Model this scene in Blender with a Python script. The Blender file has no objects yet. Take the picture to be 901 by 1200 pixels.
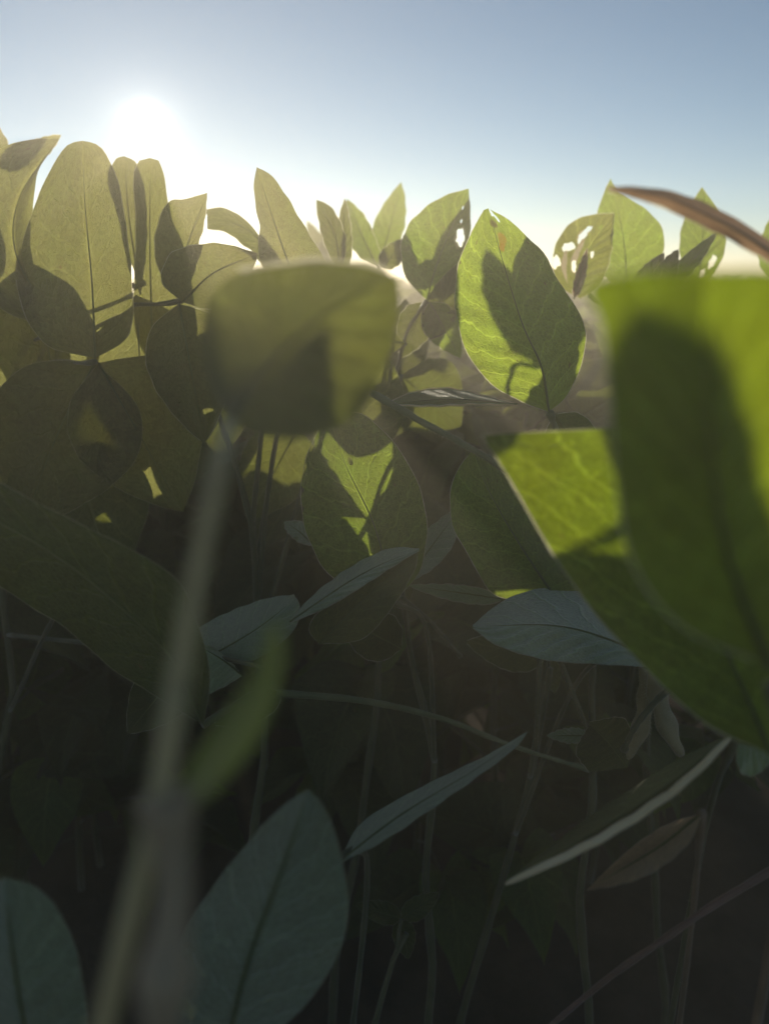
import bpy, bmesh, math, random
from mathutils import Vector, Matrix

random.seed(11)
scene = bpy.context.scene
COL = scene.collection
PI = math.pi

# ------------------------------------------------------------------ camera
W, H = 901.0, 1200.0
FPX = 924.0                       # focal length in photo pixels
PITCH = math.atan((600 - 326) / FPX)
CAM_Z = 0.64
cam = bpy.data.cameras.new("camera")
cam_o = bpy.data.objects.new("camera", cam)
COL.objects.link(cam_o)
cam_o.location = (0, 0, CAM_Z)
cam_o.rotation_euler = (PI / 2 - PITCH, 0, 0)
cam.sensor_fit = 'VERTICAL'
cam.lens = 6.8
cam.sensor_height = 2 * 6.8 * 600 / FPX
cam.sensor_width = cam.sensor_height * .75
cam.clip_start = 0.004
cam.clip_end = 3000
cam.dof.use_dof = True
cam.dof.focus_distance = 0.37
cam.dof.aperture_fstop = 2.0
scene.camera = cam_o
CM = Matrix.Translation((0, 0, CAM_Z)) @ Matrix.Rotation(PI / 2 - PITCH, 4, 'X')
CR = CM.to_3x3()


def P(x, y, d):
    """point at photo position x, y and distance d along the view axis"""
    return CM @ Vector(((x - W / 2) / FPX * d, -(y - H / 2) / FPX * d, -d))


SUN = (CR @ Vector(((172 - W / 2) / FPX, -(150 - H / 2) / FPX, -1))).normalized()
SUN_EL = math.asin(SUN.z)
SUN_AZ = math.atan2(SUN.x, SUN.y)          # clockwise from +Y

# ------------------------------------------------------------------ materials
MATS = {}


def nodes_of(name):
    m = bpy.data.materials.new(name)
    m.use_nodes = True
    nt = m.node_tree
    nt.nodes.clear()
    MATS[name] = m
    return m, nt, nt.nodes, nt.links


def math_node(nt, op, a, b=None, c=None):
    n = nt.nodes.new('ShaderNodeMath')
    n.operation = op
    for i, v in enumerate((a, b, c)):
        if v is None:
            continue
        if isinstance(v, (int, float)):
            n.inputs[i].default_value = v
        else:
            nt.links.new(v, n.inputs[i])
    return n.outputs[0]


def smooth(nt, v, lo, hi):
    n = nt.nodes.new('ShaderNodeMapRange')
    n.interpolation_type = 'SMOOTHSTEP'
    n.inputs['From Min'].default_value = lo
    n.inputs['From Max'].default_value = hi
    nt.links.new(v, n.inputs['Value'])
    return n.outputs['Result']


def mixcol(nt, fac, a, b, mode='MIX'):
    n = nt.nodes.new('ShaderNodeMix')
    n.data_type = 'RGBA'
    n.blend_type = mode
    for sock, v in ((n.inputs[0], fac), (n.inputs[6], a), (n.inputs[7], b)):
        if isinstance(v, (int, float)):
            sock.default_value = v
        elif isinstance(v, tuple):
            sock.default_value = (*v, 1)
        else:
            nt.links.new(v, sock)
    return n.outputs[2]


def leaf_material(name, refl, trans, tw=.45, rough=.5, spots=(), blotch=.35, nveins=8.0, vein=1.0, sheen=.12, spec=.32):
    m, nt, N, Lk = nodes_of(name)
    out = N.new('ShaderNodeOutputMaterial')
    uv = N.new('ShaderNodeUVMap')
    uv.uv_map = 'leaf'
    sep = N.new('ShaderNodeSeparateXYZ')
    Lk.new(uv.outputs[0], sep.inputs[0])
    u, v = sep.outputs[0], sep.outputs[1]
    warp = N.new('ShaderNodeTexNoise')
    warp.inputs['Scale'].default_value = 7
    warp.inputs['Detail'].default_value = 3
    Lk.new(uv.outputs[0], warp.inputs['Vector'])
    wv = math_node(nt, 'MULTIPLY_ADD', warp.outputs['Fac'], .11, -.055)
    sgn = math_node(nt, 'SUBTRACT', u, .5)
    s = math_node(nt, 'ABSOLUTE', math_node(nt, 'MULTIPLY', sgn, 2.0))
    # side veins leave the midrib and sweep towards the tip
    c = math_node(nt, 'SUBTRACT', math_node(nt, 'ADD', v, wv), math_node(nt, 'MULTIPLY', math_node(nt, 'POWER', s, .8), .26))
    side = math_node(nt, 'MULTIPLY', math_node(nt, 'GREATER_THAN', sgn, 0.0), .45)
    info = N.new('ShaderNodeObjectInfo')
    nv_ = math_node(nt, 'MULTIPLY_ADD', info.outputs['Random'], 2.2, nveins - 1.1)
    ph = math_node(nt, 'FRACT', math_node(nt, 'ADD', math_node(nt, 'MULTIPLY', c, nv_), side))
    dv = math_node(nt, 'ABSOLUTE', math_node(nt, 'SUBTRACT', ph, .5))
    sv = math_node(nt, 'SUBTRACT', 1.0, smooth(nt, dv, .015, .085))
    mid = math_node(nt, 'SUBTRACT', 1.0, smooth(nt, s, .012, .045))
    vor = N.new('ShaderNodeTexVoronoi')
    vor.feature = 'DISTANCE_TO_EDGE'
    vor.inputs['Scale'].default_value = 34
    mp = N.new('ShaderNodeVectorMath')
    mp.operation = 'MULTIPLY'
    mp.inputs[1].default_value = (1, 1.5, 1)
    Lk.new(uv.outputs[0], mp.inputs[0])
    Lk.new(mp.outputs[0], vor.inputs['Vector'])
    net = math_node(nt, 'SUBTRACT', 1.0, smooth(nt, vor.outputs['Distance'], .0, .14))
    vor2 = N.new('ShaderNodeTexVoronoi')
    vor2.feature = 'DISTANCE_TO_EDGE'
    vor2.inputs['Scale'].default_value = 90
    Lk.new(mp.outputs[0], vor2.inputs['Vector'])
    net2 = math_node(nt, 'SUBTRACT', 1.0, smooth(nt, vor2.outputs['Distance'], .0, .16))
    v1 = math_node(nt, 'MAXIMUM', mid, math_node(nt, 'MULTIPLY', sv, .75))
    v2 = math_node(nt, 'MAXIMUM', v1, math_node(nt, 'MAXIMUM', math_node(nt, 'MULTIPLY', net, .5), math_node(nt, 'MULTIPLY', net2, .22)))
    veins = math_node(nt, 'MULTIPLY', v2, vein)
    # slow mottling and per-leaf variation
    geo = N.new('ShaderNodeTexCoord')
    nz = N.new('ShaderNodeTexNoise')
    nz.inputs['Scale'].default_value = 45
    nz.inputs['Detail'].default_value = 9
    nz.inputs['Roughness'].default_value = .68
    Lk.new(geo.outputs['Object'], nz.inputs['Vector'])
    rnd = math_node(nt, 'MULTIPLY_ADD', info.outputs['Random'], .4, .8)
    cell = N.new('ShaderNodeTexVoronoi')
    cell.inputs['Scale'].default_value = 34
    Lk.new(mp.outputs[0], cell.inputs['Vector'])
    csep = N.new('ShaderNodeSeparateColor')
    Lk.new(cell.outputs['Color'], csep.inputs[0])
    rnd = math_node(nt, 'MULTIPLY', rnd, math_node(nt, 'MULTIPLY_ADD', csep.outputs[0], .22, .89))
    mot = math_node(nt, 'MULTIPLY', math_node(nt, 'MULTIPLY_ADD', nz.outputs['Fac'], blotch * 2, 1 - blotch), rnd)

    sp = N.new('ShaderNodeTexVoronoi')
    sp.inputs['Scale'].default_value = 13
    so_ = N.new('ShaderNodeVectorMath')
    so_.operation = 'ADD'
    Lk.new(uv.outputs[0], so_.inputs[0])
    cb = N.new('ShaderNodeCombineXYZ')
    Lk.new(math_node(nt, 'MULTIPLY', info.outputs['Random'], 19.0), cb.inputs[0])
    Lk.new(math_node(nt, 'MULTIPLY', info.outputs['Random'], 37.0), cb.inputs[1])
    Lk.new(cb.outputs[0], so_.inputs[1])
    Lk.new(so_.outputs[0], sp.inputs['Vector'])
    spc = N.new('ShaderNodeSeparateColor')
    Lk.new(sp.outputs['Color'], spc.inputs[0])
    size = math_node(nt, 'MULTIPLY', math_node(nt, 'SUBTRACT', spc.outputs[0], .72), .6)
    speck = math_node(nt, 'MULTIPLY', smooth(nt, math_node(nt, 'SUBTRACT', size, math_node(nt, 'ADD', sp.outputs['Distance'], math_node(nt, 'MULTIPLY', nz.outputs['Fac'], .08))), -.05, .04), .7)

    def shade(col, vcol, vf):
        cc = mixcol(nt, math_node(nt, 'MULTIPLY', veins, vf), col, vcol)
        hsv = N.new('ShaderNodeHueSaturation')
        Lk.new(cc, hsv.inputs['Color'])
        Lk.new(mot, hsv.inputs['Value'])
        Lk.new(math_node(nt, 'MULTIPLY_ADD', nz.outputs['Fac'], .05, .475), hsv.inputs['Hue'])
        cc = mixcol(nt, speck, hsv.outputs['Color'], (.20, .13, .05))
        for (su, sv_, ru, rv, scol) in spots:
            du = math_node(nt, 'DIVIDE', math_node(nt, 'SUBTRACT', math_node(nt, 'ADD', u, wv), su), ru)
            dw = math_node(nt, 'DIVIDE', math_node(nt, 'SUBTRACT', math_node(nt, 'SUBTRACT', v, wv), sv_), rv)
            rr = math_node(nt, 'ADD', math_node(nt, 'MULTIPLY', du, du), math_node(nt, 'MULTIPLY', dw, dw))
            f = math_node(nt, 'SUBTRACT', 1.0, smooth(nt, rr, .35, 1.15))
            cc = mixcol(nt, f, cc, scol)
        return cc

    rc = shade(refl, tuple(min(1, x * 1.7 + .02) for x in refl), .55)
    tc = shade(tuple(x * .9 for x in trans), tuple(min(1, x * 1.5 + .02) for x in trans), .85)
    bump = N.new('ShaderNodeBump')
    bump.inputs['Strength'].default_value = .55
    bump.inputs['Distance'].default_value = .0035
    hgt = math_node(nt, 'SUBTRACT', math_node(nt, 'MULTIPLY', nz.outputs['Fac'], .5), math_node(nt, 'MULTIPLY', v2, .8))
    Lk.new(hgt, bump.inputs['Height'])
    pb = N.new('ShaderNodeBsdfPrincipled')
    Lk.new(rc, pb.inputs['Base Color'])
    pb.inputs['Roughness'].default_value = rough
    pb.inputs['Specular IOR Level'].default_value = spec
    pb.inputs['Sheen Weight'].default_value = sheen
    pb.inputs['Sheen Roughness'].default_value = .4
    Lk.new(bump.outputs[0], pb.inputs['Normal'])
    tr = N.new('ShaderNodeBsdfTranslucent')
    Lk.new(tc, tr.inputs['Color'])
    Lk.new(bump.outputs[0], tr.inputs['Normal'])
    mx = N.new('ShaderNodeMixShader')
    mx.inputs[0].default_value = tw
    Lk.new(pb.outputs[0], mx.inputs[1])
    Lk.new(tr.outputs[0], mx.inputs[2])
    Lk.new(mx.outputs[0], out.inputs[0])
    return m


def stem_material(name, c1, c2, tw=.12, rough=.6, scale=60, dim=1.0):
    m, nt, N, Lk = nodes_of(name)
    out = N.new('ShaderNodeOutputMaterial')
    tc = N.new('ShaderNodeTexCoord')
    nz = N.new('ShaderNodeTexNoise')
    nz.inputs['Scale'].default_value = scale
    nz.inputs['Detail'].default_value = 6
    Lk.new(tc.outputs['Object'], nz.inputs['Vector'])
    col = mixcol(nt, smooth(nt, nz.outputs['Fac'], .35, .68), c1, c2)
    pb = N.new('ShaderNodeBsdfPrincipled')
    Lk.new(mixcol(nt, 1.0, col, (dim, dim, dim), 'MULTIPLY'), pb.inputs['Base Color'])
    pb.inputs['Roughness'].default_value = rough
    pb.inputs['Sheen Weight'].default_value = .3
    bump = N.new('ShaderNodeBump')
    bump.inputs['Strength'].default_value = .4
    bump.inputs['Distance'].default_value = .001
    Lk.new(nz.outputs['Fac'], bump.inputs['Height'])
    Lk.new(bump.outputs[0], pb.inputs['Normal'])
    tr = N.new('ShaderNodeBsdfTranslucent')
    Lk.new(col, tr.inputs['Color'])
    mx = N.new('ShaderNodeMixShader')
    mx.inputs[0].default_value = tw
    Lk.new(pb.outputs[0], mx.inputs[1])
    Lk.new(tr.outputs[0], mx.inputs[2])
    Lk.new(mx.outputs[0], out.inputs[0])
    return m


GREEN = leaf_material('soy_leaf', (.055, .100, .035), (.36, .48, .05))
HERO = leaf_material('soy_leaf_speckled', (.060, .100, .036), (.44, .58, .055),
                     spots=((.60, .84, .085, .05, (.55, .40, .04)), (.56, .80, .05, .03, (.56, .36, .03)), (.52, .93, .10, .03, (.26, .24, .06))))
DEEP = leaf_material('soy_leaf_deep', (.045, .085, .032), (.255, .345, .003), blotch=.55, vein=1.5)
PALE = leaf_material('soy_leaf_veil_tint', (.10, .115, .050), (.36, .365, .105), tw=.5, blotch=.2, vein=.25)  # glow of the lens veil put into a paler, tanner leaf colour
BLUE = leaf_material('soy_leaf_sky_tint', (.25, .335, .190), (.30, .38, .07), rough=.40, sheen=.8, tw=.25, vein=1.4, spec=.6)  # skylight on upper faces painted in as a pale bluish base colour
GREY = leaf_material('soy_leaf_greyish', (.185, .225, .150), (.25, .30, .07), rough=.45, sheen=.5, tw=.2, vein=.7)  # greyer version of the skylit colour, ambient light lifted in the base
DIM = leaf_material('soy_leaf_shade', (.060, .080, .034), (.26, .29, .045), tw=.35)  # duller, less translucent soy leaf; shade is put into its colour
DRY = leaf_material('withered_leaf', (.30, .21, .145), (.42, .26, .15), tw=.35, rough=.75, vein=.6, blotch=.5)
CHEW = leaf_material('soy_leaf_chewed', (.070, .100, .036), (.40, .43, .06),
                     spots=((.35, .45, .06, .2, (.62, .52, .33)), (.2, .35, .05, .16, (.60, .5, .3)), (.3, .65, .08, .1, (.55, .42, .2))))
BITTEN = leaf_material('soy_leaf_bitten', (.055, .100, .035), (.36, .48, .05),
                       spots=((.78, .60, .15, .085, (.52, .46, .20)), (.62, .83, .05, .03, (.5, .44, .2)), (.70, .72, .04, .025, (.5, .44, .2)), (.66, .64, .03, .02, (.5, .44, .2))))
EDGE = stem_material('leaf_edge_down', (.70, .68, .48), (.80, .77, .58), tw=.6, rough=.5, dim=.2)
STEM = stem_material('green_stem', (.075, .085, .035), (.12, .12, .055), tw=.18)
DOWN = stem_material('stem_down', (.55, .52, .36), (.65, .6, .45), tw=.5)
DRY2 = leaf_material('withered_lit_tint', (.62, .47, .34), (.42, .28, .17), tw=.15, rough=.8, vein=.6, blotch=.5)  # lightened copy of the withered leaf, caught light put into the colour
BROWN = stem_material('brown_stem', (.12, .085, .05), (.19, .13, .08), tw=.05)
RED = stem_material('reddish_stem', (.12, .075, .055), (.17, .10, .08), tw=.05)
RIB = stem_material('leaf_midrib', (.16, .20, .07), (.22, .26, .10), tw=.6)
FURRY = stem_material('furry_stalk', (.17, .20, .09), (.24, .26, .13), tw=.35)
SUNRIM = stem_material('sunlit_rim_tint', (.80, .68, .42), (.88, .77, .52), tw=.4)  # sunlight on leaf rims imitated by a pale warm colour
PODM = stem_material('pod_skin', (.30, .26, .14), (.40, .35, .20), tw=.3, scale=90)
TAN = stem_material('tan_node', (.34, .26, .16), (.44, .35, .23), tw=.2)
NEARG = stem_material('near_stem_veil_tint', (.60, .54, .33), (.66, .60, .38), tw=.5)  # stem colour paled to carry the lens veil over it
LITG = leaf_material('young_leaf', (.22, .26, .13), (.38, .46, .08), tw=.5, vein=.3)  # lit look put into a paler, brighter leaf colour


def soil_material():
    m, nt, N, Lk = nodes_of('soil')
    out = N.new('ShaderNodeOutputMaterial')
    tc = N.new('ShaderNodeTexCoord')
    nz = N.new('ShaderNodeTexNoise')
    nz.inputs['Scale'].default_value = 14
    nz.inputs['Detail'].default_value = 10
    nz.inputs['Roughness'].default_value = .7
    Lk.new(tc.outputs['Object'], nz.inputs['Vector'])
    col = mixcol(nt, smooth(nt, nz.outputs['Fac'], .3, .7), (.045, .033, .024), (.12, .09, .065))
    pb = N.new('ShaderNodeBsdfPrincipled')
    pb.inputs['Roughness'].default_value = .95
    Lk.new(col, pb.inputs['Base Color'])
    bump = N.new('ShaderNodeBump')
    bump.inputs['Distance'].default_value = .01
    Lk.new(nz.outputs['Fac'], bump.inputs['Height'])
    Lk.new(bump.outputs[0], pb.inputs['Normal'])
    Lk.new(pb.outputs[0], out.inputs[0])
    return m


SOIL = soil_material()

# ------------------------------------------------------------------ object helpers


def tag(o, label=None, cat=None, group=None, kind=None):
    if label:
        o['label'] = label
    if cat:
        o['category'] = cat
    if group:
        o['group'] = group
    if kind:
        o['kind'] = kind
    return o


def thing(name, loc, label, cat, group=None):
    o = bpy.data.objects.new(name, None)
    o.empty_display_size = .03
    COL.objects.link(o)
    o.location = loc
    return tag(o, label, cat, group)


def link_bm(name, bm, mats, parent=None, origin=None, smooth_=True, label=None):
    org = Vector(origin) if origin is not None else Vector((0, 0, 0))
    bmesh.ops.translate(bm, verts=bm.verts, vec=-org)
    me = bpy.data.meshes.new(name)
    bm.to_mesh(me)
    bm.free()
    for m in (mats if isinstance(mats, (list, tuple)) else [mats]):
        me.materials.append(m)
    if smooth_:
        me.polygons.foreach_set('use_smooth', [True] * len(me.polygons))
    o = bpy.data.objects.new(name, me)
    COL.objects.link(o)
    if parent is not None:
        o.parent = parent
    if label:
        o['label'] = label
    return o


def crom(pts, n):
    """n samples along a Catmull-Rom curve through pts, even in arc length"""
    pts = [Vector(p) for p in pts]
    if len(pts) == 2:
        return [pts[0].lerp(pts[1], i / (n - 1)) for i in range(n)]
    ext = [pts[0] * 2 - pts[1]] + pts + [pts[-1] * 2 - pts[-2]]
    dense = []
    for i in range(len(pts) - 1):
        p0, p1, p2, p3 = ext[i:i + 4]
        for k in range(16):
            t = k / 16
            dense.append(.5 * ((2 * p1) + (p2 - p0) * t + (2 * p0 - 5 * p1 + 4 * p2 - p3) * t * t + (3 * p1 - p0 - 3 * p2 + p3) * t ** 3))
    dense.append(pts[-1])
    acc = [0]
    for a, b in zip(dense, dense[1:]):
        acc.append(acc[-1] + (b - a).length)
    tot = acc[-1]
    res, j = [], 0
    for i in range(n):
        s = tot * i / (n - 1)
        while j < len(acc) - 2 and acc[j + 1] < s:
            j += 1
        seg = acc[j + 1] - acc[j]
        f = 0 if seg < 1e-12 else (s - acc[j]) / seg
        res.append(dense[j].lerp(dense[j + 1], min(1, max(0, f))))
    return res


def tube(bm, pts, radii, sides=6, mat=0, cap=True):
    """tube through world points with a radius per point"""
    rings = []
    prev = None
    n = len(pts)
    for i in range(n):
        t = (pts[min(i + 1, n - 1)] - pts[max(i - 1, 0)])
        if t.length < 1e-9:
            t = Vector((0, 0, 1))
        t.normalize()
        a = prev if prev is not None else (Vector((0, 0, 1)) if abs(t.z) < .9 else Vector((1, 0, 0)))
        x = (a - t * a.dot(t)).normalized()
        prev = x
        y = t.cross(x)
        r = radii[i] if isinstance(radii, (list, tuple)) else radii
        rings.append([bm.verts.new(pts[i] + (x * math.cos(2 * PI * k / sides) + y * math.sin(2 * PI * k / sides)) * r) for k in range(sides)])
    for r0, r1 in zip(rings, rings[1:]):
        for k in range(sides):
            f = bm.faces.new((r0[k], r0[(k + 1) % sides], r1[(k + 1) % sides], r1[k]))
            f.material_index = mat
    if cap:
        for rg in (rings[0][::-1], rings[-1]):
            f = bm.faces.new(rg)
            f.material_index = mat
    return rings


def hair(bm, p, d, ln, w, mat):
    """one fine tapering hair"""
    d = d.normalized()
    a = d.cross(Vector((random.uniform(-1, 1), random.uniform(-1, 1), random.uniform(-1, 1)))).normalized() * w
    b = d.cross(a).normalized() * w
    tipv = bm.verts.new(p + d * ln)
    base = [bm.verts.new(p + a), bm.verts.new(p - a * .5 + b * .87), bm.verts.new(p - a * .5 - b * .87)]
    for i in range(3):
        f = bm.faces.new((base[i], base[(i + 1) % 3], tipv))
        f.material_index = mat


RND = random.Random(5)


def leaf_bm(L, M, R, z, dl=0., dr=0., bulge=.0, nu=36, nv=8, rim=.00028, hairs=60, holes=(), wav=.0012, quilt=.0006, seed=0, hair_len=.0009, tube_rim=False, rim_rng=None):
    """a leaf blade lofted between its left edge, midrib and right edge.  L, M, R: base->tip polylines (photo x, y); z: distances of base, middle
    and tip; dl, dr: how much farther the edges lie than the midrib; bulge: cupping of each half in metres"""
    rr = random.Random(seed)
    if holes:
        nu, nv = 110, 40
    Lc, Mc, Rc = ([crom([(p[0], p[1], 0) for p in q], nu + 1) for q in (L, M, R)])
    zb, zm, zt = z
    bm = bmesh.new()
    uvl = bm.loops.layers.uv.new('leaf')
    grid, uvs = [], {}
    ph = [rr.uniform(0, 6.28) for _ in range(6)]
    for i in range(nu + 1):
        t = i / nu
        d = zb * (1 - t) * (1 - 2 * t) + 4 * zm * t * (1 - t) + zt * t * (2 * t - 1)
        pr = math.sin(PI * min(1, max(0, t))) ** .7 if 0 < t < 1 else 0
        row = []
        for j in range(-nv, nv + 1):
            s = abs(j) / nv
            E, off = (Lc[i], dl) if j < 0 else (Rc[i], dr)
            q = Mc[i].lerp(E, s)
            dd = d + off * pr * s + bulge * 4 * s * (1 - s) * pr
            side = 0 if j < 0 else .45
            c = (t - .26 * s ** .8) * 8 + side
            dd += quilt * pr * (math.cos(2 * PI * c) * min(1, s * 3) * (1 - s * .5) + .8 * math.exp(-(s / .1) ** 2))
            if nu > 10:
                dd += wav * s ** 2 * pr * (math.sin(t * 13 + ph[0] + side * 5) + .6 * math.sin(t * 29 + ph[1] - side * 3))
                k = s ** 3 * pr * .55
                q = q + Vector((math.sin(t * 37 + ph[2] + j) * k, math.sin(t * 41 + ph[3]) * k, 0))
            vv = bm.verts.new(P(q.x, q.y, dd))
            row.append(vv)
            uvs[vv] = (.5 + .5 * j / nv, t)
        grid.append(row)
    for (hu, hv, ru, rv) in holes:         # insect holes: push the nearby vertices out to the rim of an uneven hole
        hp = rr.uniform(0, 6)
        for row in grid:
            for vv in row:
                a, b = (uvs[vv][0] - hu) / ru, (uvs[vv][1] - hv) / rv
                r = math.hypot(a, b)
                th = math.atan2(b, a)
                k = 1 + .22 * math.sin(2 * th + hp) + .16 * math.sin(5 * th + hp * 2) + .1 * math.sin(9 * th + hp * 3)
                if r < k:
                    vv.tag = True
    dele = []
    for i in range(nu):
        for j in range(2 * nv):
            q = (grid[i][j], grid[i][j + 1], grid[i + 1][j + 1], grid[i + 1][j])
            if holes and sum(x.tag for x in q) >= 2:
                continue
            try:
                f = bm.faces.new(q)
            except ValueError:
                continue
            for l in f.loops:
                l[uvl].uv = uvs[l.vert]
    if holes:
        bmesh.ops.delete(bm, geom=[v for v in bm.verts if not v.link_faces], context='VERTS')
        for _ in range(3):
            bd = [v for v in bm.verts if v.is_boundary and v.tag is not None and 0.02 < uvs.get(v, (0, 0))[0] < .98 and .01 < uvs.get(v, (0, 0))[1] < .99]
            bmesh.ops.smooth_vert(bm, verts=bd, factor=.5, use_axis_x=True, use_axis_y=True, use_axis_z=True)
    gl = [[v.co.copy() if v.is_valid else None for v in (row[0], row[-1], row[nv])] for row in grid]
    for side in (0, 1):
        pts = [g[side] for g in gl if g[side] is not None]
        if rim > 0 and len(pts) > 4 and not tube_rim:
            prev = None
            for i, p in enumerate(pts):
                mid = gl[min(i, len(gl) - 1)][2]
                o = (p - mid) if mid is not None else Vector((0, 0, 1))
                if o.length < 1e-5:
                    prev = None
                    continue
                tt = i / (len(pts) - 1)
                if rim_rng and not (rim_rng[side][0] <= tt <= rim_rng[side][1]):
                    prev = None
                    continue
                w = rim * (.5 + 1.0 * rr.random())
                q0, q1 = bm.verts.new(p - o.normalized() * rim * .3), bm.verts.new(p + o.normalized() * w)
                if prev is not None:
                    f = bm.faces.new((prev[0], prev[1], q1, q0))
                    f.material_index = 1
                prev = (q0, q1)
        if rim > 0 and len(pts) > 4:
          if tube_rim and not (rim_rng and rim_rng[side][0] > 1):
            tube(bm, pts, [rim * (.4 + .6 * math.sin(PI * i / (len(pts) - 1)) ** .4) if 0 < i < len(pts) - 1 else rim * .3 for i in range(len(pts))], 5, 1)
          for _ in range(hairs):
              i = rr.randrange(1, len(pts) - 1)
              mid = gl[min(i, len(gl) - 1)][2]
              p = pts[i].lerp(pts[i + 1], rr.random())
              o = (p - mid) if mid is not None else Vector((0, 0, 1))
              if o.length < 1e-6:
                  continue
              o = o.normalized() + Vector((rr.uniform(-.5, .5), rr.uniform(-.5, .5), rr.uniform(-.5, .5)))
              hair(bm, p, o, hair_len * rr.uniform(.5, 1.3), .00004, 1)
    # midrib on the underside
    mp = [P(Mc[i].x, Mc[i].y, (zb * (1 - i / nu) * (1 - 2 * i / nu) + 4 * zm * i / nu * (1 - i / nu) + zt * i / nu * (2 * i / nu - 1)) + .0004) for i in range(0, nu - 3)]
    if len(holes) < 6:
        tube(bm, mp, [.00065 * (1 - .8 * i / len(mp)) for i in range(len(mp))], 5, 2)
    return bm


def ovate(b, t, wl, wr=None, bow=0., peak=.38, sharp=1.0, n=11):
    """left edge, midrib and right edge of an egg-shaped leaf from base b to tip t, half widths in photo pixels"""
    wr = wl if wr is None else wr
    b, t = Vector((*b, 0)), Vector((*t, 0))
    ax = t - b
    ln = ax.length
    nrm = Vector((-ax.y, ax.x, 0)).normalized()
    Lp, Mp, Rp = [], [], []
    k = math.log(.5) / math.log(peak)
    for i in range(n):
        u = i / (n - 1)
        m = b + ax * u + nrm * (bow * 4 * u * (1 - u))
        w = math.sin(PI * u ** k) ** (.85 * sharp) if 0 < u < 1 else 0
        Mp.append(m)
        Lp.append(m - nrm * wl * w)
        Rp.append(m + nrm * wr * w)
    f = lambda q: [(v.x, v.y) for v in q]
    return f(Lp), f(Mp), f(Rp)


LEAF_SEED = [0]


class Plant:
    def __init__(s, px, d, label, name='soybean_plant', cat='soybean plant', group='soybean plants at the field edge', top=None, lean=(0, 0)):
        g = P(px, 700, d)
        s.base = Vector((g.x, g.y, 0))
        s.o = thing(name, s.base, label, cat, group)
        s.top = top
        s.k = px * .37
        s.lean = Vector((math.sin(px * 1.7) * .05, math.cos(px * 2.3) * .03 + .02, 0))
        s.base -= s.lean
        s.o.location = s.base

    def axis(s, h):
        f = h / max(.01, s.h)
        zig = abs((h * 14) % 2 - 1) * .007
        return s.base + Vector((0, 0, h)) + s.lean * (f * f) + Vector((math.sin(h * 11 + s.k) * .012 + zig * math.cos(s.k), math.cos(h * 9 + s.k) * .012 + zig * math.sin(s.k), 0))

    def stem(s, h, r=.0034, mat=None):
        s.h = h
        bm = bmesh.new()
        pts = [s.axis(h * i / 24 - (.01 if i == 0 else 0)) for i in range(25)]
        tube(bm, pts, [r * (1 - .6 * i / 24) * (1.25 if i % 4 == 0 else 1) for i in range(25)], 8)
        rr = random.Random(int(h * 1000))
        for _ in range(160):
            a = rr.uniform(0, 6.28)
            p = s.axis(rr.uniform(.2, 1) * h)
            hair(bm, p + Vector((math.cos(a), math.sin(a), 0)) * r * .6, Vector((math.cos(a), math.sin(a), -.3)), .0016, .00005, 1)
        link_bm('stem', bm, [mat or STEM, DOWN], s.o, s.base)
        return s

    def petiole(s, h=None, end=None, via=None, pts=None, r=.0011, mat=None, hairs=40, label=None, hl=.0012):
        """leaf stalk from the stem (at height h) to a photo point end=(x, y, d), or through pts"""
        if pts is None:
            e = P(*end)
            b = s.axis(h)
            m = [P(*q) for q in via] if via else [b.lerp(e, .5) + Vector((0, 0, .25 * (e - b).length))]
            w = [b] + m + [e]
        else:
            w = [P(*q) for q in pts]
        c = crom(w, 26)
        bm = bmesh.new()
        tube(bm, c, [r * (1.5 - .6 * i / 25 + (.5 if i > 23 else 0) + .12 * math.sin(i * 2.1)) for i in range(26)], 8)
        rr = random.Random(int(abs(c[3].x) * 1e5))
        for _ in range(hairs):
            i = rr.randrange(1, 25)
            a = Vector((rr.uniform(-1, 1), rr.uniform(-1, 1), rr.uniform(-1, 1)))
            t = (c[i + 1 if i < 25 else i] - c[i - 1]).normalized()
            a = (a - t * a.dot(t)).normalized()
            hair(bm, c[i].lerp(c[min(25, i + 1)], rr.random()) + a * r, a + t * .4, hl * rr.uniform(.5, 1.2), .00006, 1)
        s.p = link_bm('petiole', bm, [mat or STEM, DOWN], s.o, s.base, label=label)
        return s

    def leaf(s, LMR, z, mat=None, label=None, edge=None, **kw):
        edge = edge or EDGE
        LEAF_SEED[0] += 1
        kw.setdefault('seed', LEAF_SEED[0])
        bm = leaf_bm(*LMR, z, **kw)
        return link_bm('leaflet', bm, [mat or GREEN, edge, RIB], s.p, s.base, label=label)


# ================================================================== THE PLANTS
# ---- left plant: the pale mass under the sun, lens veil put into its leaf colour
A = Plant(60, .57, 'tall soybean plant at far left whose pale leaves stand right under the sun')
A.stem(.66)
A.petiole(.50, end=(70, 388, .44))
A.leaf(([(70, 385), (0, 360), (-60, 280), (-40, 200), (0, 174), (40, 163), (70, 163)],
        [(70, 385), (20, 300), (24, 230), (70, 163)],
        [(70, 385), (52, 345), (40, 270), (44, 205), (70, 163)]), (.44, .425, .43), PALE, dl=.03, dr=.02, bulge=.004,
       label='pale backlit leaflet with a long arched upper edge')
A.leaf(ovate((20, 190), (72, 158), 12, 14), (.50, .50, .50), PALE)
A.leaf(([(-30, 210), (-25, 180), (-12, 160), (-2, 146)], [(-30, 210), (-15, 185), (-2, 146)], [(-30, 210), (4, 195), (11, 172), (-2, 146)]), (.52, .5, .5), PALE)
A.petiole(.48, end=(112, 424, .42))
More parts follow.
